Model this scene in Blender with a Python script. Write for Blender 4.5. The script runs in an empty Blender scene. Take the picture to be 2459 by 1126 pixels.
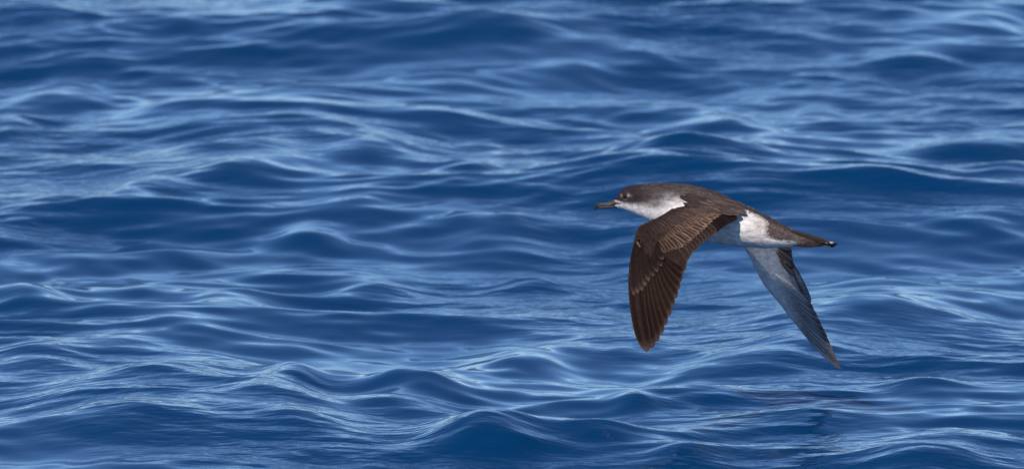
import bpy, math, random
import numpy as np
from mathutils import Vector, Matrix

random.seed(7)
rng = np.random.default_rng(77)
SC = bpy.context.scene
COL = SC.collection
R = math.radians

# ------------------------------------------------------------ camera, sky, sun, exposure
IMG_W, IMG_H = 2459.0, 1126.0
CAM_H, PITCH, LENS, D_BIRD = 2.93, R(7.5), 520.0, 20.35
cam_d = bpy.data.cameras.new('camera'); cam = bpy.data.objects.new('camera', cam_d); COL.objects.link(cam)
cam.location = (0, 0, CAM_H); cam.rotation_euler = (R(90) - PITCH, 0, 0)
cam_d.lens = LENS; cam_d.sensor_width = 36; cam_d.clip_start = 0.1; cam_d.clip_end = 60000
cam_d.dof.use_dof = True; cam_d.dof.focus_distance = D_BIRD; cam_d.dof.aperture_fstop = 14
SC.camera = cam

SUN_DIR = Vector((-0.40, -0.56, 0.80)).normalized()       # from the scene towards the sun
elev = math.asin(SUN_DIR.z); azim = math.atan2(SUN_DIR.x, SUN_DIR.y)
world = bpy.data.worlds.new('World'); SC.world = world; world.use_nodes = True
wn = world.node_tree.nodes; wl = world.node_tree.links
sky = wn.new('ShaderNodeTexSky'); sky.sky_type = 'NISHITA'; sky.sun_disc = False
sky.sun_elevation = elev; sky.sun_rotation = azim
sky.altitude = 0; sky.air_density = 0.6; sky.dust_density = 0.0; sky.ozone_density = 8.0
wl.new(sky.outputs[0], wn['Background'].inputs[0]); wn['Background'].inputs[1].default_value = 0.118
sun_d = bpy.data.lights.new('sun', 'SUN'); sun = bpy.data.objects.new('sun', sun_d); COL.objects.link(sun)
sun_d.energy = 3.7; sun_d.angle = R(0.53); sun_d.color = (1.0, 0.91, 0.80)
sun.rotation_euler = SUN_DIR.to_track_quat('Z', 'Y').to_euler(); sun.location = (0, 0, 30)
vs = SC.view_settings
vs.view_transform = 'Standard'; vs.look = 'None'; vs.exposure = 0.25; vs.gamma = 1.0; vs.use_curve_mapping = False

FWD = Vector((0, math.cos(PITCH), -math.sin(PITCH))); UP = Vector((0, math.sin(PITCH), math.cos(PITCH)))
def ray(px, py):
    s = 36.0 / IMG_W / LENS
    return FWD + Vector((1, 0, 0)) * ((px - IMG_W / 2) * s) + UP * ((IMG_H / 2 - py) * s)
def water_at(px, py, z=0.0):
    r = ray(px, py); t = (z - CAM_H) / r.z
    return r.x * t, r.y * t

# ------------------------------------------------------------ helpers
def nodes_of(m):
    m.use_nodes = True
    return m.node_tree.nodes, m.node_tree.links
def link_mesh(name, verts, faces, mat, parent=None, cols=None, smooth=True):
    me = bpy.data.meshes.new(name)
    verts = np.asarray(verts, dtype=np.float32)
    me.vertices.add(len(verts)); me.vertices.foreach_set('co', verts.ravel())
    fl = [len(f) for f in faces] if not isinstance(faces, np.ndarray) else [faces.shape[1]] * len(faces)
    flat = faces.ravel() if isinstance(faces, np.ndarray) else np.concatenate([np.asarray(f) for f in faces])
    me.loops.add(len(flat)); me.loops.foreach_set('vertex_index', flat.astype(np.int32))
    me.polygons.add(len(fl))
    st = np.concatenate([[0], np.cumsum(fl)[:-1]]).astype(np.int32)
    me.polygons.foreach_set('loop_start', st)
    me.polygons.foreach_set('use_smooth', np.full(len(fl), smooth))
    me.update(calc_edges=True)
    if cols is not None:
        a = me.color_attributes.new('pigment', 'FLOAT_COLOR', 'POINT')
        c = np.ones((len(verts), 4), dtype=np.float32); c[:, :3] = cols
        a.data.foreach_set('color', c.ravel())
    me.materials.append(mat)
    o = bpy.data.objects.new(name, me); COL.objects.link(o)
    if parent is not None: o.parent = parent
    return o
def grid_faces(nu, nv, wrap=False):
    i = np.arange(nu - 1)[:, None]; j = np.arange(nv if wrap else nv - 1)[None, :]
    a = i * nv + j; b = i * nv + (j + 1) % nv
    return np.stack([a, b, b + nv, a + nv], -1).reshape(-1, 4)
def spline(xs, ys, q):
    """monotone-ish smooth interpolation (finite-difference Hermite)"""
    xs = np.asarray(xs, float); ys = np.asarray(ys, float); q = np.clip(np.asarray(q, float), xs[0], xs[-1])
    d = np.diff(ys) / np.diff(xs)
    m = np.concatenate([[d[0]], np.where(d[1:] * d[:-1] > 0, 2 * d[1:] * d[:-1] / (d[1:] + d[:-1] + 1e-12), 0), [d[-1]]])
    i = np.clip(np.searchsorted(xs, q) - 1, 0, len(xs) - 2)
    h = xs[i + 1] - xs[i]; t = (q - xs[i]) / h
    return ((2*t**3 - 3*t**2 + 1) * ys[i] + (t**3 - 2*t**2 + t) * h * m[i] + (-2*t**3 + 3*t**2) * ys[i+1] + (t**3 - t**2) * h * m[i+1])
def polyl(pts, s):
    """point on a polyline (any dimension) at arc fraction s"""
    p = np.asarray(pts, float); L = np.concatenate([[0], np.cumsum(np.linalg.norm(np.diff(p, axis=0), axis=1))]); L /= L[-1]
    return np.stack([np.interp(s, L, p[:, k]) for k in range(p.shape[1])], -1)
def sstep(a, b, x):
    t = np.clip((np.asarray(x, float) - a) / (b - a), 0, 1); return t * t * (3 - 2 * t)

# ------------------------------------------------------------ water
def water_material():
    m = bpy.data.materials.new('sea_water'); n, l = nodes_of(m)
    p = n['Principled BSDF']
    p.inputs['Base Color'].default_value = (0.0, 0.031, 0.104, 1)
    p.inputs['Roughness'].default_value = 0.075
    p.inputs['IOR'].default_value = 1.333
    tc = n.new('ShaderNodeTexCoord'); mp = n.new('ShaderNodeMapping'); mp.inputs['Scale'].default_value = (9, 20, 9)
    mp.inputs['Rotation'].default_value = (0, 0, R(9))
    l.new(tc.outputs['Object'], mp.inputs[0])
    ns = n.new('ShaderNodeTexNoise'); ns.inputs['Scale'].default_value = 1.0; ns.inputs['Detail'].default_value = 3.0
    l.new(mp.outputs[0], ns.inputs['Vector'])
    # ripples gather in drifting patches and leave slicks between them
    mp2 = n.new('ShaderNodeMapping'); mp2.inputs['Scale'].default_value = (1.6, 0.8, 1); l.new(tc.outputs['Object'], mp2.inputs[0])
    pn = n.new('ShaderNodeTexNoise'); pn.inputs['Scale'].default_value = 1.0; pn.inputs['Detail'].default_value = 1.0
    l.new(mp2.outputs[0], pn.inputs['Vector'])
    mr = n.new('ShaderNodeMapRange'); mr.inputs[1].default_value = 0.42; mr.inputs[2].default_value = 0.68
    mr.inputs[3].default_value = 0.10; mr.inputs[4].default_value = 1.0
    l.new(pn.outputs[0], mr.inputs[0])
    b = n.new('ShaderNodeBump'); b.inputs['Distance'].default_value = 0.008
    l.new(mr.outputs[0], b.inputs['Strength']); l.new(ns.outputs[0], b.inputs['Height'])
    mp3 = n.new('ShaderNodeMapping'); mp3.inputs['Scale'].default_value = (24, 34, 24); mp3.inputs['Rotation'].default_value = (0, 0, R(-16))
    l.new(tc.outputs['Object'], mp3.inputs[0])
    n3 = n.new('ShaderNodeTexNoise'); n3.inputs['Scale'].default_value = 1.0; n3.inputs['Detail'].default_value = 2.0
    l.new(mp3.outputs[0], n3.inputs['Vector'])
    b3 = n.new('ShaderNodeBump'); b3.inputs['Distance'].default_value = 0.0026
    l.new(mr.outputs[0], b3.inputs['Strength']); l.new(n3.outputs[0], b3.inputs['Height'])
    l.new(b.outputs[0], b3.inputs['Normal']); l.new(b3.outputs[0], p.inputs['Normal'])
    return m

def axis_lines(lo, hi, step, far_lo, far_hi, g=1.05):
    a = list(np.arange(lo, hi, step)); s = step; x = a[-1]
    while x < far_hi: s *= g; x += s; a.append(x)
    s = step; x = a[0]; b = []
    while x > far_lo: s *= g; x -= s; b.append(x)
    return np.array(b[::-1] + a)
gx = axis_lines(-1.15, 1.15, 0.008, -25000, 25000)
gy = axis_lines(18.9, 26.4, 0.0088, -25000, 25000)
X, Y = np.meshgrid(gx, gy)                    # rows along y
dX = np.gradient(gx)[None, :]; dY = np.gradient(gy)[:, None]
X = X.astype(np.float32); Y = Y.astype(np.float32)
Z = np.zeros_like(X); HX = np.zeros_like(X); HY = np.zeros_like(X)
# slow meander of the wave field, so that crests bend, split and die out
WX = np.zeros_like(X); WY = np.zeros_like(X)
for k in range(9):
    wlen = 0.45 * 3.6 ** (k / 8); th = rng.random() * 6.283; ph = rng.random(2) * 6.283
    arg = (2 * math.pi / wlen * (math.cos(th) * X + .6 * math.sin(th) * Y)).astype(np.float32)
    WX += 0.020 * wlen * np.sin(arg + ph[0]); WY += 0.030 * wlen * np.sin(arg + ph[1])
WX *= np.clip(1 - np.abs(X) / 400, 0, 1); WY *= np.clip(1 - np.abs(X) / 400, 0, 1)
XW = X + WX; YW = Y + WY
def wave_train(n, l0, l1, slope, mean_dir, spread):
    """random sinusoids, wavelengths l0..l1, total rms slope given"""
    global Z, HY, HX
    for k in range(n):
        wlen = l0 * (l1 / l0) ** ((k + rng.random()) / n)
        th = mean_dir + rng.normal() * spread
        kx, ky = math.sin(th), math.cos(th); kk = 2 * math.pi / wlen
        amp = slope / kk * math.sqrt(2.0 / n)
        w = np.clip((wlen / np.maximum(dX * abs(kx) + 1e-9, dY * abs(ky)) - 3) / 3, 0, 1).astype(np.float32)
        ph = (kk * (kx * XW + ky * YW) + rng.random() * 6.283).astype(np.float32)
        g = wlen * rng.uniform(4, 8); tg = rng.random() * 3.1416
        w = w * (1 + 0.9 * np.cos((6.283 / g * (math.cos(tg) * X + math.sin(tg) * Y) + rng.random() * 6.283).astype(np.float32)))
        Z += w * (amp * np.cos(ph)).astype(np.float32)
        HY += w * (-0.8 * amp * ky * np.sin(ph)).astype(np.float32); HX += w * (-0.8 * amp * kx * np.sin(ph)).astype(np.float32)
wave_train(14, 2.5, 30.0, 0.018, R(172), R(22))
wave_train(34, 0.60, 2.5, 0.026, R(172), R(34))
wave_train(60, 0.20, 0.60, 0.064, R(176), R(44))
wave_train(70, 0.06, 0.20, 0.056, R(180), R(52))
# the crests one can follow in this stretch of sea: x, y of the crest, half length, height (m), tilt, front length, back length
CRESTS = [
 (700,215,480,.030,0,.34,.42),(480,985,520,.030,0,.42,.60),(1750,385,520,.026,0,.30,.52),(2150,725,420,.020,0,.30,.45),(1150,60,500,.022,0,.30,.40),
 (1150,1040,190,.036,0,.10,.22),(975,928,165,.026,0,.16,.20),(690,905,95,.019,0,.08,.14),(380,895,170,.020,.00,.07,.14),
 (1240,848,180,.020,0,.08,.20),(2080,712,330,.026,-.02,.09,.22),(1640,352,230,.022,0,.13,.20),(1190,532,160,.022,0,.10,.16),
 (730,530,120,.018,.0,.07,.14),(400,548,150,.013,0,.07,.12),(880,640,130,.010,0,.08,.12),(1270,630,110,.009,0,.10,.12),
 (1660,262,170,.011,0,.06,.16),(2200,92,180,.017,0,.08,.14),(1960,205,80,.012,0,.07,.10),(150,142,120,.016,.05,.08,.12),
 (150,196,220,.015,0,.07,.14),(430,228,200,.014,0,.12,.14),(1180,36,250,.013,0,.12,.16),(560,690,120,.015,0,.06,.12),
 (90,842,140,.017,.02,.08,.14),(1500,965,75,.012,0,.05,.10),(90,6,170,.018,0,.12,.16),(2340,318,150,.013,0,.08,.14),
 (2390,10,150,.020,.02,.12,.12),(1070,262,160,.012,0,.09,.14),(560,402,150,.012,0,.07,.12),(140,375,200,.011,0,.09,.12),
 (320,448,120,.010,0,.06,.12),(1830,845,240,.018,-.03,.10,.18),(2180,1105,190,.022,0,.10,.16),(250,1035,260,.018,0,.10,.16),
 (240,950,260,.016,0,.08,.14),(1420,1065,160,.015,.05,.07,.14),(2210,915,120,.013,0,.10,.12),(1390,135,130,.010,0,.08,.10),
 (1120,388,90,.010,0,.06,.10),(1150,315,100,.010,0,.06,.10),(2100,448,170,.010,-.02,.06,.12),(1830,325,80,.009,0,.05,.10),
 (60,690,110,.016,0,.08,.12),(560,350,170,.010,0,.07,.12),(2330,520,150,.009,0,.10,.12),(2120,640,180,.008,0,.07,.12),
 (840,352,130,.011,0,.06,.12),(620,965,110,.010,0,.10,.12),(300,800,100,.009,0,.06,.10),(860,470,130,.009,.05,.08,.12),
 (1560,110,120,.010,.08,.06,.10),(30,240,100,.015,0,.08,.12),(2420,380,110,.012,-.05,.08,.12),(1760,560,120,.008,0,.07,.1),
 (700,1050,130,.012,0,.08,.12),(1620,1092,110,.012,.03,.07,.10),(1960,990,160,.008,0,.08,.12),(450,760,110,.008,0,.06,.1),
]
pxw = 36.0 / IMG_W / LENS
for (cx, cy, hw, A, tilt, Lf, Lb) in CRESTS:
    wx, wy = water_at(cx, cy, A); Lf *= 1.15; Lb *= 1.15
    L = hw * pxw * 22 * 0.72
    dx = X - wx
    m = np.abs(gx - wx) < 4 * L; n_ = np.abs(gy - wy) < 1.6
    ix = np.where(m)[0]; iy = np.where(n_)[0]
    sl = (slice(iy[0], iy[-1] + 1), slice(ix[0], ix[-1] + 1))
    dx = X[sl] - wx
    wob = 0.03 * np.sin(dx * 9 + cx) + 0.35 * dx * dx / L * 0.2
    slope_y = -tilt * 6.0
    dy = Y[sl] - wy - slope_y * dx - wob
    e = np.exp(-np.abs(dx / L) ** 2.2)
    prof = np.where(dy < 0, np.exp(-(dy / (Lf * 1.25)) ** 2), np.exp(-(dy / Lb) ** 2))
    Z[sl] += (A * 1.0 * e * prof).astype(np.float32)
X2 = X + HX; Y2 = Y + HY
V = np.stack([X2, Y2, Z], -1).reshape(-1, 3)
water = link_mesh('water', V, grid_faces(len(gy), len(gx))[:, ::-1].copy(), water_material())
if water.data.polygons[0].normal.z < 0: water.data.flip_normals()
water['kind'] = 'structure'

# ------------------------------------------------------------ the shearwater
K = 36.0 / IMG_W / LENS * D_BIRD              # metres per photograph pixel at the bird's distance
OX, OY = 1720.0, 560.0
bird = bpy.data.objects.new('shearwater', None); COL.objects.link(bird)
bird.location = Vector((0, 0, CAM_H)) + ray(OX, OY) * D_BIRD
bird.rotation_euler = (-PITCH, 0, 0)
bird.empty_display_size = 0.05
bird['label'] = 'brown and white shearwater gliding low over the sea with both wings bent down'
bird['category'] = 'seabird'
YAW = R(26)
def P(x, y, d): return np.stack([(np.asarray(x, float) - OX) * K, np.asarray(d, float) * K + 0 * np.asarray(x, float), (OY - np.asarray(y, float)) * K], -1)

def feather_mat(name, rough=0.75, nscale=140, amount=0.35, stretch=(1, 1, 1), bump=0.0006):
    m = bpy.data.materials.new(name); n, l = nodes_of(m); p = n['Principled BSDF']
    at = n.new('ShaderNodeAttribute'); at.attribute_name = 'pigment'
    tc = n.new('ShaderNodeTexCoord'); mp = n.new('ShaderNodeMapping'); mp.inputs['Scale'].default_value = stretch
    l.new(tc.outputs['Object'], mp.inputs[0])
    ns = n.new('ShaderNodeTexNoise'); ns.inputs['Scale'].default_value = nscale; ns.inputs['Detail'].default_value = 4
    l.new(mp.outputs[0], ns.inputs['Vector'])
    mr = n.new('ShaderNodeMapRange'); mr.inputs[1].default_value = 0.3; mr.inputs[2].default_value = 0.7
    mr.inputs[3].default_value = 1 - amount; mr.inputs[4].default_value = 1 + amount
    l.new(ns.outputs[0], mr.inputs[0])
    vm = n.new('ShaderNodeVectorMath'); vm.operation = 'SCALE'
    l.new(at.outputs['Color'], vm.inputs[0]); l.new(mr.outputs[0], vm.inputs['Scale'])
    l.new(vm.outputs[0], p.inputs['Base Color'])
    p.inputs['Roughness'].default_value = rough; p.inputs['Specular IOR Level'].default_value = 0.04
    b = n.new('ShaderNodeBump'); b.inputs['Distance'].default_value = bump; b.inputs['Strength'].default_value = 0.6
    l.new(ns.outputs[0], b.inputs['Height']); l.new(b.outputs[0], p.inputs['Normal'])
    return m
M_body = feather_mat('body_plumage', 0.85, 170, 0.30, (0.5, 0.8, 1.3))
M_wing = feather_mat('wing_plumage', 0.7, 160, 0.25)
M_fl = feather_mat('flight_feather', 0.55, 220, 0.22, bump=0.0003)
def let_light_through(m, k):
    n, l = m.node_tree.nodes, m.node_tree.links
    p = n['Principled BSDF']; out = n['Material Output']; t = n.new('ShaderNodeBsdfTranslucent'); mx = n.new('ShaderNodeMixShader')
    l.new(p.inputs['Base Color'].links[0].from_socket, t.inputs[0]); mx.inputs[0].default_value = k
    l.new(p.outputs[0], mx.inputs[1]); l.new(t.outputs[0], mx.inputs[2]); l.new(mx.outputs[0], out.inputs[0])
let_light_through(M_fl, 0.25)
M_bill = feather_mat('bill_horn', 0.42, 120, 0.25, (0.4, 1, 1), 0.0002)
M_foot = feather_mat('foot_skin', 0.5, 200, 0.2)
def eye_mat():
    m = bpy.data.materials.new('eye_gloss'); n, l = nodes_of(m); p = n['Principled BSDF']
    ns = n.new('ShaderNodeTexNoise'); ns.inputs['Scale'].default_value = 300
    cr = n.new('ShaderNodeValToRGB'); cr.color_ramp.elements[0].color = (.004, .003, .003, 1); cr.color_ramp.elements[1].color = (.012, .009, .008, 1)
    l.new(ns.outputs[0], cr.inputs[0]); l.new(cr.outputs[0], p.inputs['Base Color'])
    p.inputs['Roughness'].default_value = 0.08
    return m

# body: lofted rings along the yawed body axis
BX  = [1477,1483,1490,1500,1515,1535,1560,1600,1640,1680,1720,1760,1800,1840,1880,1920,1950,1972]
TOP = [ 480, 471, 461, 452, 446, 443, 441, 440, 441, 449, 463, 480, 500, 520, 543, 561, 571, 577]
BOT = [ 496, 499, 501, 504, 510, 519, 530, 550, 566, 577, 585, 590, 594, 596, 594, 591, 589, 587]
HW  = [   6,  10,  14,  19,  24,  28,  33,  45,  56,  61,  60,  55,  48,  37,  26,  18,  13,   8]
def axis_depth(x): return (1690 - np.asarray(x, float)) * math.tan(YAW)
def body_pig(x, y, mirror_back):
    """pigment of the plumage by place on the near flank (photograph units)"""
    dark = np.array([.058, .045, .045]); crown = np.array([.030, .022, .024]); grey = np.array([.16, .145, .15])
    white = np.array([.74, .70, .66]); wash = np.array([.50, .43, .385])
    x = np.asarray(x, float); y = np.asarray(y, float)
    bx = [1470,1480,1492,1505,1520,1535,1550,1570,1590,1605,1618,1700,1760,1782,1790,1800,1815,1826,1831,1829,1824]
    by = [ 480, 482, 486, 489, 492, 493, 494, 491, 487, 481, 478, 490, 500, 504, 506, 511, 520, 530, 545, 556, 563]
    b = np.interp(x, bx, by)
    b = np.where(x > 1824, np.interp(x, [1824, 1840, 1860, 1885, 1900, 1912, 1925], [562, 567, 571, 573, 577, 584, 598]), b)
    jag = (.5 + .8 * (x > 1700)) * (np.sin(x * 0.9) + .8 * np.sin(x * 2.3 + 1) + .7 * np.sin(y * 1.7))
    soft = np.interp(x, [1470, 1500, 1530, 1560, 1600, 1630, 1760, 1790], [3, 6, 9, 17, 20, 12, 4, 3])
    w = 0
    for o_ in (-6, -3, 0, 3, 6):
        xo = x + o_ * (x > 1795); bo = np.interp(xo, bx, by)
        bo = np.where(xo > 1824, np.interp(xo, [1824, 1840, 1860, 1885, 1900, 1912, 1925], [562, 567, 571, 573, 577, 584, 598]), bo)
        w = w + sstep(-soft, soft, y - bo + jag) / 5
    c0 = dark[None] * np.ones((x.size, 1))
    k = (sstep(1565, 1520, x) * sstep(500, 470, y))[:, None]; c0 = c0 * (1 - k) + crown[None] * k
    k = (sstep(1550, 1600, x) * sstep(1640, 1600, x) * sstep(452, 470, y))[:, None]*.75; c0 = c0 * (1 - k) + grey[None] * k
    k = (sstep(1880, 1960, x))[:, None] * .35; c0 = c0 * (1 - k) + np.array([.03, .02, .02])[None] * k
    c1 = white[None] * np.ones((x.size, 1))
    k = (np.exp(-((x - 1809) / 13) ** 2 - ((y - 540) / 24) ** 2))[:, None] * 1.0; c1 = c1 * (1 - k) + wash[None] * k
    k = (np.exp(-((x - 1578) / 30) ** 2 - ((y - 490) / 13) ** 2))[:, None] * .85; c1 = c1 * (1 - k) + grey[None] * k
    c = c0 * (1 - w[:, None]) + c1 * w[:, None]
    # pale crescents before and behind the eye, dark patch below it
    for (ex, ey, rx, ry, s) in ((1492.5, 469.5, 2.4, 4.0, .4), (1509.5, 469, 3.2, 4.0, .6), (1515, 470, 5, 2.2, .2), (1502, 479.5, 5, 1.0, .3)):
        k = np.exp(-((x - ex) / rx) ** 2 - ((y - ey) / ry) ** 2)[:, None] * s; c = c * (1 - k) + np.array([.42, .40, .37])[None] * k
    k = np.exp(-((x - 1518) / 12) ** 2 - ((y - 478) / 5) ** 2)[:, None] * .8; c = c * (1 - k) + np.array([.028, .02, .022])[None] * k
    k = np.exp(-((x - 1487) / 4) ** 2 - ((y - 473) / 6) ** 2)[:, None] * .7; c = c * (1 - k) + np.array([.028, .02, .022])[None] * k
    return c
NT, NV = 300, 96
q = np.linspace(0, 1, NT); bxs = 1477 + (1972 - 1477) * (q ** 1.15)
top = spline(BX, TOP, bxs); bot = spline(BX, BOT, bxs); hw = spline(BX, HW, bxs)
th = np.linspace(0, 2 * math.pi, NV, endpoint=False)
st, ct = np.sin(th), np.cos(th)
cyy = (top + bot) / 2; hh = (bot - top) / 2
ex = np.sign(st) * np.abs(st) ** 0.92
sx = hw[:, None] * ex[None, :]                       # + = near side
# widest line sits above the middle: the belly is keeled, the back broad
zc = cyy[:, None] - hh[:, None] * ct[None, :]
px_ = bxs[:, None] - sx * math.sin(YAW); dp_ = axis_depth(bxs)[:, None] - sx * math.cos(YAW)
npx = bxs[:, None] - np.abs(sx) * math.sin(YAW)
fine = 0.5 * np.sin(px_ * .8 + zc * .5) * np.sin(zc * .9 - px_ * .2)
bv = P(px_, zc, dp_ + fine).reshape(-1, 3)
bc = body_pig(npx.ravel(), zc.ravel(), None)
faces = [tuple(f) for f in grid_faces(NT, NV, True)]
i0 = len(bv); bv = np.vstack([bv, P([1474], [488], [axis_depth(1474)]), P([1980], [582], [axis_depth(1980)])])
bc = np.vstack([bc, [.3, .3, .28], [.03, .02, .02]])
for j in range(NV):
    faces.append((i0, (j + 1) % NV, j)); faces.append((i0 + 1, (NT - 1) * NV + j, (NT - 1) * NV + (j + 1) % NV))
body = link_mesh('body', bv, faces, M_body, bird, bc)

def near_surface_depth(x, y):
    """depth of the near flank of the body seen at x, y (photograph units)"""
    x = float(x); y = float(y); s = 0.0
    for _ in range(6):
        bx = min(max(x + s * math.sin(YAW), 1478), 1971)
        t = float(spline(BX, TOP, bx)); b = float(spline(BX, BOT, bx)); w = float(spline(BX, HW, bx))
        c = max(-1, min(1, ((t + b) / 2 - y) / ((b - t) / 2)))
        s = w * math.sqrt(max(0, 1 - c * c)) ** 0.92
    return float(axis_depth(bx)) - s * math.cos(YAW)

# small body feathers on crown, mantle and rump: a ragged scaled coat
def small_feathers(name, spots, mat, parent):
    """spots: (x, y, dir angle, length, width, depth fn, colour, fringe colour); one joined coat"""
    vv, ff, cc = [], [], []
    for (x, y, a, Ln, W, dfn, c0, c1) in spots:
        b = len(vv); ux, uy = math.cos(a), math.sin(a)
        for (u, v) in ((0, -.6), (0, .6), (.55, -1), (.55, 1), (.85, -.7), (.85, .7), (1, 0)):
            xx = x + ux * Ln * u - uy * W * v * .5; yy = y + uy * Ln * u + ux * W * v * .5
            vv.append(P(xx, yy, dfn(xx, yy) - 0.15 - 0.9 * u)); cc.append(c1 if u > .8 else c0)
        ff += [(b, b + 2, b + 3, b + 1), (b + 2, b + 4, b + 5, b + 3), (b + 4, b + 6, b + 5)]
    o = link_mesh(name, vv, ff, mat, parent, cc)
    o['kind'] = 'stuff'
    return o
spots = []
for _ in range(3300):
    x = random.uniform(1530, 1935)
    if x < 1620 and random.random() > (x - 1520) / 100: continue
    t = float(np.interp(x, BX, TOP)); lim = float(np.interp(x, [1500, 1540, 1610, 1700, 1780, 1800, 1830, 1850, 1940], [462, 476, 480, 500, 520, 588, 588, 586, 584]))
    y = random.uniform(t + 1.5, lim)
    a = math.atan2(np.interp(x + 15, BX, TOP) - t, 15) * .9 + random.uniform(-.15, .15)
    br = random.uniform(.75, 1.25); base = body_pig(np.array([x]), np.array([y]), None)[0] * br * .93
    if base[0] > .25: base = base / br * random.uniform(.95, 1.05)
    fr = base if base[0] > .25 else np.minimum(base * random.uniform(1.0, np.interp(x, [1560, 1700], [1.3, 2.1])), .7)
    ln = np.interp(x, [1525, 1600, 1700, 1940], [5, 8, 13, 20]); wd = np.interp(x, [1525, 1600, 1700, 1940], [3, 5, 8, 7])
    spots.append((x, y, a, ln, wd, near_surface_depth, base, fr))
small_feathers('contour_feathers', spots, M_body, bird)

# ---- bill
def loft(name, xs, tops, bots, ws, mat, parent, colfn, n=20, d0=None):
    xs = np.asarray(xs, float); Q = np.linspace(xs[0], xs[-1], 40)
    t = spline(xs, tops, Q); b = spline(xs, bots, Q); w = spline(xs, ws, Q)
    a = np.linspace(0, 2 * math.pi, n, endpoint=False)
    s = w[:, None] * np.sin(a); yy = ((t + b) / 2)[:, None] - ((b - t) / 2)[:, None] * np.cos(a)
    d = (axis_depth(Q) if d0 is None else Q * 0 + d0)[:, None] - s * math.cos(YAW)
    v = P(Q[:, None] - s * math.sin(YAW), yy, d).reshape(-1, 3)
    c = np.array([colfn(x_, y_) for x_, y_ in zip(np.repeat(Q, n), yy.ravel())])
    f = [tuple(k) for k in grid_faces(40, n, True)] + [tuple(range(n)), tuple(range(39 * n, 40 * n))[::-1]]
    return link_mesh(name, v, f, mat, parent, c)
def bill_col(x, y):
    c = np.array([.088, .080, .074]); k = float(sstep(1446, 1432, x)); return c * (1 - k * .8) + np.array([.020, .024, .026]) * k * .8
bill = loft('bill', [1428.5, 1430, 1434, 1442, 1455, 1468, 1480, 1490, 1500], [500, 491, 487.6, 487.2, 486.6, 484.5, 480, 484, 487.4], [506.5, 505.5, 500, 497.5, 496.5, 496, 494.5, 491, 488.4],
            [.8, 2, 3, 3.6, 4.2, 5.8, 10.5, 15.4, 20.0], M_bill, bird, bill_col)
loft('lower_mandible', [1434, 1440, 1455, 1470, 1484, 1497], [496, 495.5, 494.5, 494, 492, 489], [499.5, 500.5, 500.3, 499.3, 499, 494], [1, 2.6, 3.6, 4.6, 7, 10], M_bill, bill,
     lambda x, y: bill_col(x, y) * 0.8)
loft('nostril_tube', [1459, 1463, 1472, 1480], [485.6, 483, 480.5, 479], [487, 488, 488, 488], [.8, 2.2, 3.2, 3.6], M_bill, bill, lambda x, y: np.array([.05, .045, .04]))
# ---- eyes
def eye(side):
    n1, n2 = 12, 16; v = []
    x0, y0 = 1502.0, 471.5
    d0 = near_surface_depth(x0, y0)
    bx0 = x0 + (float(axis_depth(x0)) - d0) * math.sin(YAW) * .9
    cx = x0; cd = d0 + 1.6
    if side < 0:
        dd = (float(axis_depth(x0)) - d0); cx = x0 + 2 * dd * math.tan(YAW) * .9; cd = float(axis_depth(cx)) + dd * .9
    for i in range(n1):
        for j in range(n2):
            a = math.pi * (i + .5) / n1; b = 2 * math.pi * j / n2
            v.append(P(cx + 5.0 * math.sin(a) * math.cos(b), y0 + 5.6 * math.cos(a), cd + 4.2 * math.sin(a) * math.sin(b)))
    f = [tuple(k) for k in grid_faces(n1, n2, True)] + [tuple(range(n2)), tuple(range((n1 - 1) * n2, n1 * n2))]
    return link_mesh('eye', v, f, M_eye, bird)
M_eye = eye_mat()
eye(1); eye(-1)

# ---- wings: smooth depth fields (thin plate) over the wing's own surface
def tps(pts):
    p = np.array([(a, b) for a, b, c in pts], float) / 100; d = np.array([c for a, b, c in pts], float)
    def U(r2): return np.where(r2 > 1e-12, r2 * np.log(r2 + 1e-12), 0)
    n = len(p); A = np.zeros((n + 3, n + 3)); r2 = ((p[:, None] - p[None]) ** 2).sum(-1)
    A[:n, :n] = U(r2) + np.eye(n) * .05; A[:n, n] = 1; A[:n, n+1:] = p; A[n:, :n] = A[:n, n:].T
    w = np.linalg.solve(A, np.concatenate([d, [0, 0, 0]]))
    def f(x, y):
        q = np.stack([np.asarray(x, float), np.asarray(y, float)], -1) / 100
        r = ((q[..., None, :] - p) ** 2).sum(-1)
        return (U(r) * w[:n]).sum(-1) + w[n] + q @ w[n+1:]
    return f
near_D = tps([(1640,478,-2),(1615,500,-18),(1700,480,-42),(1790,514,-84),(1575,522,-95),(1530,545,-180),(1640,530,-118),(1700,570,-185),
              (1650,600,-235),(1590,590,-215),(1637,640,-275),(1506,680,-290),(1570,680,-300),(1630,675,-305),(1600,755,-350),(1515,750,-345),(1555,840,-420)])
far_D = tps([(1740,500,60),(1800,592,135),(1900,594,95),(1840,690,215),(1905,645,140),(1935,705,190),(1880,735,255),(1920,785,300),(1965,765,280),(2020,877,410)])

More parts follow.
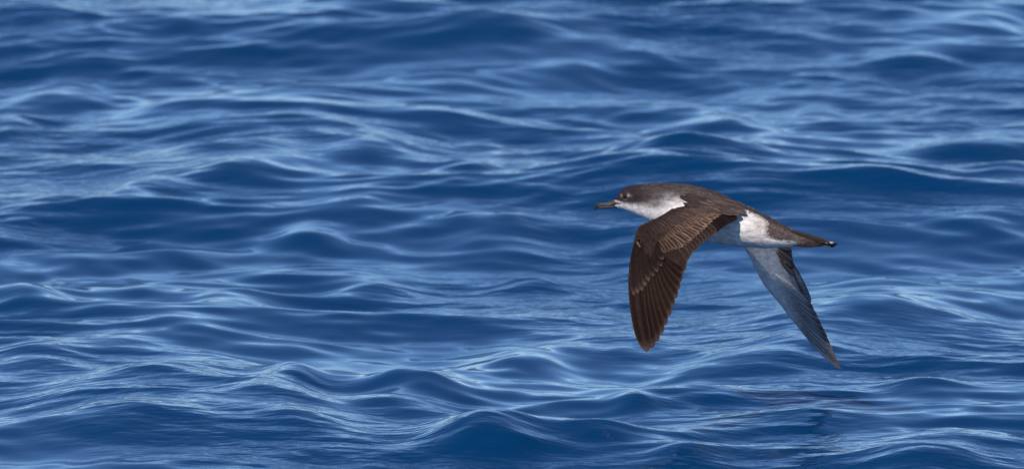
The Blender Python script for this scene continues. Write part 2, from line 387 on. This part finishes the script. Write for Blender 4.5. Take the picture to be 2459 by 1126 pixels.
def wing_skin(name, lead, trail, D, sgn, thick, c_top, c_bot, parent, s_n=70, c_n=26, camber=8):
    """closed aerofoil skin between a leading and a trailing line; sgn -1 puts the upper side towards -depth"""
    s = np.linspace(0, 1, s_n); c = np.linspace(0, 1, c_n) ** 1.5
    Lp = polyl(lead, s); Tp = polyl(trail, s)
    G = Lp[:, None] * (1 - c)[None, :, None] + Tp[:, None] * c[None, :, None]
    d = D(G[..., 0], G[..., 1])
    th_ = thick * np.interp(s, [0, .45, 1], [1, .6, .15])[:, None] * (np.sqrt(c) * (1 - c))[None, :] * 2.4
    up = P(G[..., 0], G[..., 1], d - th_ * .5); lo = P(G[..., 0], G[..., 1], d + th_ * .5 + .4)
    v = np.vstack([up.reshape(-1, 3), lo.reshape(-1, 3)])
    f = [tuple(k) for k in grid_faces(s_n, c_n)]; o = s_n * c_n
    f += [tuple(k + o)[::-1] for k in grid_faces(s_n, c_n)]
    ring = [i * c_n for i in range(s_n)] + [(s_n - 1) * c_n + j for j in range(1, c_n)] + [i * c_n + c_n - 1 for i in range(s_n - 2, -1, -1)] + [j for j in range(c_n - 2, 0, -1)]
    for a, b in zip(ring, ring[1:] + ring[:1]): f.append((a, b, b + o, a + o))
    cs = np.vstack([c_top(G[..., 0].ravel(), G[..., 1].ravel(), np.tile(c, s_n)), c_bot(G[..., 0].ravel(), G[..., 1].ravel(), np.tile(c, s_n))])
    return link_mesh(name, v, f, M_wing, parent, cs)

def feather(name, b, t, w, D, parent, lift=0, tilt=0, bend=0, col=(.03, .02, .018), fr=None, shaft=None, frw=.80, tip=.72, nu=11, mat=None, tipcol=None, tip0=.85, point=2.0, basecol=None):
    b = np.array(b, float); t = np.array(t, float); ax = t - b; Ln = np.linalg.norm(ax); ax /= Ln; pr = np.array([-ax[1], ax[0]])
    fr = col if fr is None else fr; shaft = col if shaft is None else shaft
    u = 1 - (1 - np.linspace(0, 1, nu)) ** 1.35; vs_ = np.array([-1, -.86, -.45, -.07, .07, .45, .86, 1]); nv = len(vs_)
    wu = w / 2 * (.3 + .7 * sstep(0, .35, u)) * (1 - np.clip((u - tip) / (1 - tip), 0, 1) ** point) ** .6
    wu[-1] = max(wu[-1], w * .04)
    C = b[None] + ax[None] * (Ln * u)[:, None] + pr[None] * (bend * np.sin(math.pi * u * .9))[:, None]
    G = C[:, None] + pr[None, None] * (wu[:, None] * vs_[None])[..., None]
    d = D(G[..., 0], G[..., 1]) - lift - tilt * vs_[None] - 1.2 * (1 - vs_[None] ** 2) - lift * .25 * u[:, None] + np.random.uniform(-.2, .2)
    v = P(G[..., 0], G[..., 1], d).reshape(-1, 3)
    U_, V_ = np.repeat(u, nv), np.tile(np.abs(vs_), nu)
    k = np.maximum(sstep(frw - .1, frw + .1, V_) * sstep(.15, .5, U_), sstep(1 - (1 - frw) * .55, 1, U_))[:, None]
    c = np.array(col)[None] * (1 - k) + np.array(fr)[None] * k
    ks = (V_ < .1)[:, None] * .6; c = c * (1 - ks) + np.array(shaft)[None] * ks
    if tipcol is not None:
        kt = sstep(tip0, 1, U_)[:, None]; c = c * (1 - kt) + np.array(tipcol)[None] * kt
    c = c * random.uniform(.88, 1.12)
    if basecol is not None:
        kb = sstep(.62, .05, U_)[:, None]; c = c * (1 - kb) + np.array(basecol)[None] * kb
    return link_mesh(name, v, grid_faces(nu, nv), mat or M_fl, parent, c)

DK = (.030, .019, .016); DK2 = (.040, .026, .022); FR = (.085, .058, .047)
# -- near wing
nl = [(1672,470),(1640,484),(1615,500),(1595,513),(1575,524),(1550,535),(1533,543),(1526,556),(1521,575),(1514,608),(1508,640),(1507,680),(1509,712),(1519,750)]
ntl = [(1786,508),(1748,524),(1722,541),(1700,556),(1680,570),(1660,585),(1645,600),(1632,622),(1622,645),(1612,680),(1597,705),(1578,735),(1556,760),(1532,785)]
def c_near_top(x, y, c):
    k = sstep(1500, 1560, y * .6 + x * .4 + 660)[:, None] * 0
    a = np.array([.036, .023, .019]); e = np.array([.022, .013, .011])
    k = sstep(560, 640, y)[:, None]
    return a[None] * (1 - k) + e[None] * k
wing_n = wing_skin('wing', nl, ntl, near_D, -1, 13, c_near_top, lambda x, y, c: np.ones((x.size, 3)) * np.array([.6, .58, .56]), bird)
wing_n['label'] = 'near wing, dark brown upper side with pale-edged covert rows'
# primaries
tipsP = [(1555,841),(1567,832),(1578,817),(1588,799),(1597,778),(1606,756),(1614,734),(1622,713),(1628,693),(1634,673),(1638,656)]
for i, tpt in enumerate(tipsP):
    f = i / 10
    bpt = (1529 + 36 * f, 600 + 10 * f - 25 * (1 - f))
    feather('primary_feather', bpt, tpt, 38 - 4 * f, near_D, wing_n, lift=1.5 + (10 - i) * .6, tilt=-1.2, bend=12 * (1 - f) + 4, col=(.0125, .0057, .0044), fr=(.050, .031, .025), shaft=(.040, .025, .020),
            tipcol=(.07, .046, .037), tip0=.88, tip=.72, nu=16, point=2.8, frw=.9)
# secondaries
secT = [(1640,650),(1643,634),(1652,620),(1662,606),(1676,593),(1690,580),(1705,568),(1722,556),(1738,543),(1752,534),(1768,526)]
for i in range(19):
    f = i / 18; tpt = polyl(secT, np.array([f]))[0]
    a = R(np.interp(f, [0, .4, 1], [58, 38, 10])); Ln = 84 - 6 * f
    bpt = (tpt[0] - math.cos(a) * Ln, tpt[1] - math.sin(a) * Ln)
    feather('secondary_feather', bpt, tpt, 21, near_D, wing_n, lift=1.2 + .12 * i, tilt=-1.3, bend=-4, col=(.034, .021, .017) if f < .7 else (.018, .011, .010), fr=(.095, .062, .046) if f < .72 else (.024, .015, .013), frw=.84, tip=.8, point=2.6)
# primary coverts
pc = [(1592,622),(1588,639),(1578,652),(1568,663),(1557,674),(1549,686),(1541,697),(1531,704),(1522,708)]
for i, tpt in enumerate(pc):
    f = i / 8; bpt = (1572 - 50 * f, 572 + 14 * f)
    feather('primary_covert', bpt, tpt, 16, near_D, wing_n, lift=7.5 + .2 * i, tilt=.6, bend=5, col=(.020, .0125, .0105), fr=(.040, .026, .021), frw=.88, tip=.75, tipcol=(.11, .075, .058), tip0=.84)
# rows of secondary coverts
def dir_at(f): return R(np.interp(f, [0, .25, .5, 1], [52, 40, 26, 6]))
rowA = [(1588,609),(1608,603),(1631,597),(1649,588),(1663,573),(1681,559),(1698,543),(1715,527),(1731,516)]
rowB = [(1580,582),(1597,576),(1617,566),(1637,557),(1658,546),(1676,535),(1693,526),(1714,515),(1728,508)]
rowC = [(1566,566),(1585,560),(1605,551),(1628,541),(1650,530),(1672,519),(1695,510),(1718,503)]
rowD = [(1553,556),(1575,549),(1596,539),(1618,529),(1640,519),(1665,509),(1690,501)]
for (nm, row, n, Ln, w, lift, col, fr) in (('greater_covert', rowA, 21, 66, 12, 4.5, (.046, .028, .022), (.40, .265, .185)),
                                      ('median_covert', rowB, 23, 50, 10, 6.5, (.058, .037, .029), (.30, .20, .14)),
                                      ('lesser_covert', rowC, 24, 38, 9, 8, (.045, .029, .024), (.17, .115, .088))):
    for i in range(n):
        f = i / (n - 1); tpt = polyl(row, np.array([f]))[0] + np.random.uniform(-1.2, 1.2, 2); a = dir_at(f) + random.uniform(-.09, .09)
        l2 = Ln * random.uniform(.85, 1.12); vk = random.uniform(.65, 1.25)
        bpt = (tpt[0] - math.cos(a) * l2, tpt[1] - math.sin(a) * l2)
        g = np.interp(f, [0, .5, 1], [.85, 1.2, 2.1])
        feather(nm, bpt, tpt, w, near_D, wing_n, lift=lift + .1 * i, tilt=-1.1, bend=-2, col=tuple(np.array(col) * g), fr=tuple(np.array(fr) * vk * np.interp(f, [0, .2, 1], [.6, .9, 1.1])), frw=random.uniform(.8, .88), tip=.6, nu=9)
# tiny coverts towards the leading edge and on the hand
sp = []
for _ in range(1000):
    s = random.random(); c = random.uniform(0.05, .72)
    L_ = polyl(nl[:10], np.array([s]))[0]; T_ = polyl([(1735,503),(1700,500),(1650,525),(1612,556),(1592,580),(1582,600),(1572,616),(1562,632),(1548,655)], np.array([s]))[0]
    x, y = L_ * (1 - c) + T_ * c
    if y < 535 and x < 1600 and c < .15: continue
    a = R(np.interp(s, [0, .3, .55, .8, 1], [12, 22, 45, 75, 82])) + random.uniform(-.15, .15)
    br = random.uniform(.85, 1.15); base = np.array([.030, .019, .016]) * br
    sp.append((x, y, a, random.uniform(8, 13), random.uniform(5, 7), lambda xx, yy, c=c: float(near_D(xx, yy)) - 6.5 - 2.5 * min(1, c * 2.2) , base, base * random.uniform(1.0, 1.5)))
for k in range(5): sp.append((1528 + k * 1.3, 580 + k * 2, 1.3, 6, 4, lambda xx, yy: float(near_D(xx, yy)) - 10.8, np.array([.11, .085, .07]), np.array([.16, .125, .10])))
small_feathers('marginal_coverts', sp, M_wing, wing_n)
# scapulars: long feathers lying from the shoulder over the wing root
sc_b = [(1632,472),(1645,466),(1650,480),(1662,474),(1668,488),(1680,478),(1690,492),(1692,470),(1702,482),(1712,494),(1716,476),(1726,488),(1735,480),(1640,488),(1655,492),(1675,497),(1745,492),(1728,499),(1702,499)]
def scap_D(x, y):
    x = np.asarray(x, float); y = np.asarray(y, float)
    bd = np.vectorize(near_surface_depth)(x, y)
    return np.minimum(bd, near_D(x, y))
for i, bpt in enumerate(sc_b + [(x_ + 9, y_ + 4) for x_, y_ in sc_b]):
    a = R(random.uniform(14, 24)); Ln = random.uniform(42, 60)
    tpt = (bpt[0] + math.cos(a) * Ln, bpt[1] + math.sin(a) * Ln * .8)
    if tpt[0] > 1790: tpt = (1791, 513)
    br = random.uniform(.85, 1.2); c = np.array([.062, .046, .042]) * br
    c = c * float(np.interp(tpt[0], [1680, 1750], [.5, 1.0]))
    fr = c * random.choice([1.3, 1.6, 3.2]) * np.array([1.05, .95, .9])
    feather('scapular', bpt, tpt, 11.5, scap_D, bird, lift=6 + .1 * i, tilt=.6, col=tuple(c), fr=tuple(fr), frw=.84, tip=.55, nu=8, mat=M_body)

# -- far wing, underside towards us
fl = [(1735,500),(1760,550),(1786,592),(1800,612),(1815,643),(1828,668),(1842,690),(1861,713),(1882,737),(1901,762),(1921,786),(1938,808),(1950,820)]
ft = [(1800,520),(1850,560),(1878,592),(1887,620),(1894,645),(1906,664),(1924,693),(1939,723),(1950,741),(1968,777),(1979,800),(1986,814)]
def c_far_bot(x, y, c):   # this side is the underside
    a = np.array([.70, .70, .69]); e = np.array([.50, .49, .48])
    k = np.clip(sstep(.60, .98, c) * .95 * (.8 + .2 * np.sin((x - .62 * y) * 1.1)) + sstep(690, 820, y) * .45 + sstep(.10, 0, c) * .8, 0, 1)[:, None]
    pa = np.exp(-((x - 1868) / 17) ** 2 - ((y - 695 - (x - 1868) * 1.2) / 24) ** 2)[:, None] * .5
    r = a[None] * (1 - k) + e[None] * k
    return r * (1 - pa) + np.array([.78, .78, .78])[None] * pa
wing_f = wing_skin('wing', fl, ft, far_D, 1, 14, c_far_bot, lambda x, y, c: np.ones((x.size, 3)) * np.array([.04, .028, .025]), bird)
wing_f['label'] = 'far wing, pale grey underside with dark trailing edge'
tipsF = [(2031,889),(2026,878),(2018,860),(2007,840),(2000,826),(1993,811),(1985,796),(1977,780),(1968,762),(1958,743)]
for i, tpt in enumerate(tipsF):
    f = i / 9; bpt = (1898 - 34 * f, 735 - 75 * f)
    feather('primary_feather', bpt, tpt, 21 - f * 2, far_D, wing_f, lift=2.0 + .5 * i, tilt=.7, bend=9 * (1 - f) ** 2 - 2, col=(.68, .65, .64), fr=(.28, .25, .24), shaft=(.38, .35, .33), frw=.76, basecol=(.70, .70, .69),
            tipcol=(.85, .52, .36) if i < 4 else (.14, .11, .10), tip0=.72, tip=.5, nu=14)  # outermost tips: brown, with sunlight shining through painted into the colour
secF = [(1951,729),(1943,712),(1935,697),(1926,682),(1917,667),(1910,654),(1906,638),(1904,622),(1902,606),(1900,590)]
for i in range(15):
    f = i / 14; tpt = polyl(secF, np.array([f]))[0]; a = R(np.interp(f, [0, .5, 1], [62, 62, 45])); Ln = 95 - 35 * f
    bpt = (tpt[0] - math.cos(a) * Ln, tpt[1] - math.sin(a) * Ln)
    feather('secondary_feather', bpt, tpt, 17, far_D, wing_f, lift=4.0 + .15 * i, tilt=.7, col=(.44, .42, .41) if f < .7 else (.22, .18, .17), fr=(.15, .125, .115), frw=.78, tip=.7, nu=11, basecol=(.70, .70, .69))
# dark axillars with pale tips at the inner trailing edge
for (b_, t_, w_, tc_) in (((1868,592),(1902,604),11,(.03,.022,.02)),((1870,600),(1905,628),12,(.16,.12,.11)),((1872,606),(1907,646),12,(.03,.022,.02)),((1866,604),(1890,634),7,(.5,.47,.45)),((1874,624),(1911,664),11,(.12,.09,.08))):
    feather('axillar_feather', b_, t_, w_, far_D, wing_f, lift=9, col=(.15, .12, .11), fr=(.08, .064, .06), tip=.6, tipcol=tc_, tip0=.7, nu=8)

# ---- tail
tail = None
def tail_D(x, y): return axis_depth(x) - 6 + (np.asarray(y) - 585) * .5
tb = [((1885,556),(1988,581)),((1880,562),(1987,585)),((1876,568),(1984,589)),((1870,574),(1972,590)),((1866,580),(1955,591)),((1880,552),(1990,583))]
for j, side in enumerate((0, 1)):
    for i, (b_, t_) in enumerate(tb):
        feather('tail_feather', b_, (t_[0] - side * 3, t_[1]), 12, (lambda x, y, s=side, i=i: axis_depth(x) + (s * 2 - 1) * (4 + i * 2.0) * sstep(1860, 1900, x) ), bird, lift=(1.0 * (5 - i)) * (1 - side), col=(.045, .032, .028) if i % 2 else (.036, .025, .022),
                fr=(.12, .085, .06) if i in (0, 2) else (.05, .036, .031), frw=.8, tip=.7, nu=9, mat=M_fl)
cv = []
for _ in range(150):
    x = random.uniform(1835, 1935); t = float(np.interp(x, BX, TOP)); y = random.uniform(t + 4, np.interp(x, [1835, 1860, 1885, 1935], [566, 574, 577, 585]))
    br = random.uniform(.7, 1.3); base = np.array([.062, .045, .038]) * br
    cv.append((x, y, R(random.uniform(16, 26)), random.uniform(20, 34), random.uniform(4, 7), near_surface_depth, base, base * random.uniform(.9, 2.4)))
small_feathers('tail_coverts', cv, M_body, bird)
# ---- feet trailed at the tail end: pale webs, dark toes
def foot(name, xs, tops, bots, ws, dd, pale):
    f = loft(name, xs, tops, bots, ws, M_foot, bird, pale, 16, dd)
    return f
def upper_pale(x, y):
    k = float(sstep(1980, 1985, x) * sstep(2001, 1997, x) * sstep(584.6, 583.2, y)); return np.array([.028, .022, .02]) * (1 - k) + np.array([.42, .39, .36]) * k
def lower_pale(x, y):
    k = float(sstep(1974, 1979, x) * sstep(1995, 1990, x) * sstep(589.5, 591, y)); return np.array([.028, .022, .02]) * (1 - k) + np.array([.50, .48, .47]) * k
foot('foot', [1966, 1980, 1990, 1999, 2008], [580, 579.5, 580, 581.5, 585], [584, 587.5, 589.5, 590.5, 587], [2, 5, 6, 6, 1.5], float(axis_depth(1980)) - 11, upper_pale)
foot('foot', [1962, 1975, 1985, 1994, 2001], [586, 585.5, 586, 587.5, 590], [588, 591.5, 594, 594, 592], [2, 5, 6, 5, 1.5], float(axis_depth(1980)) - 6, lower_pale)
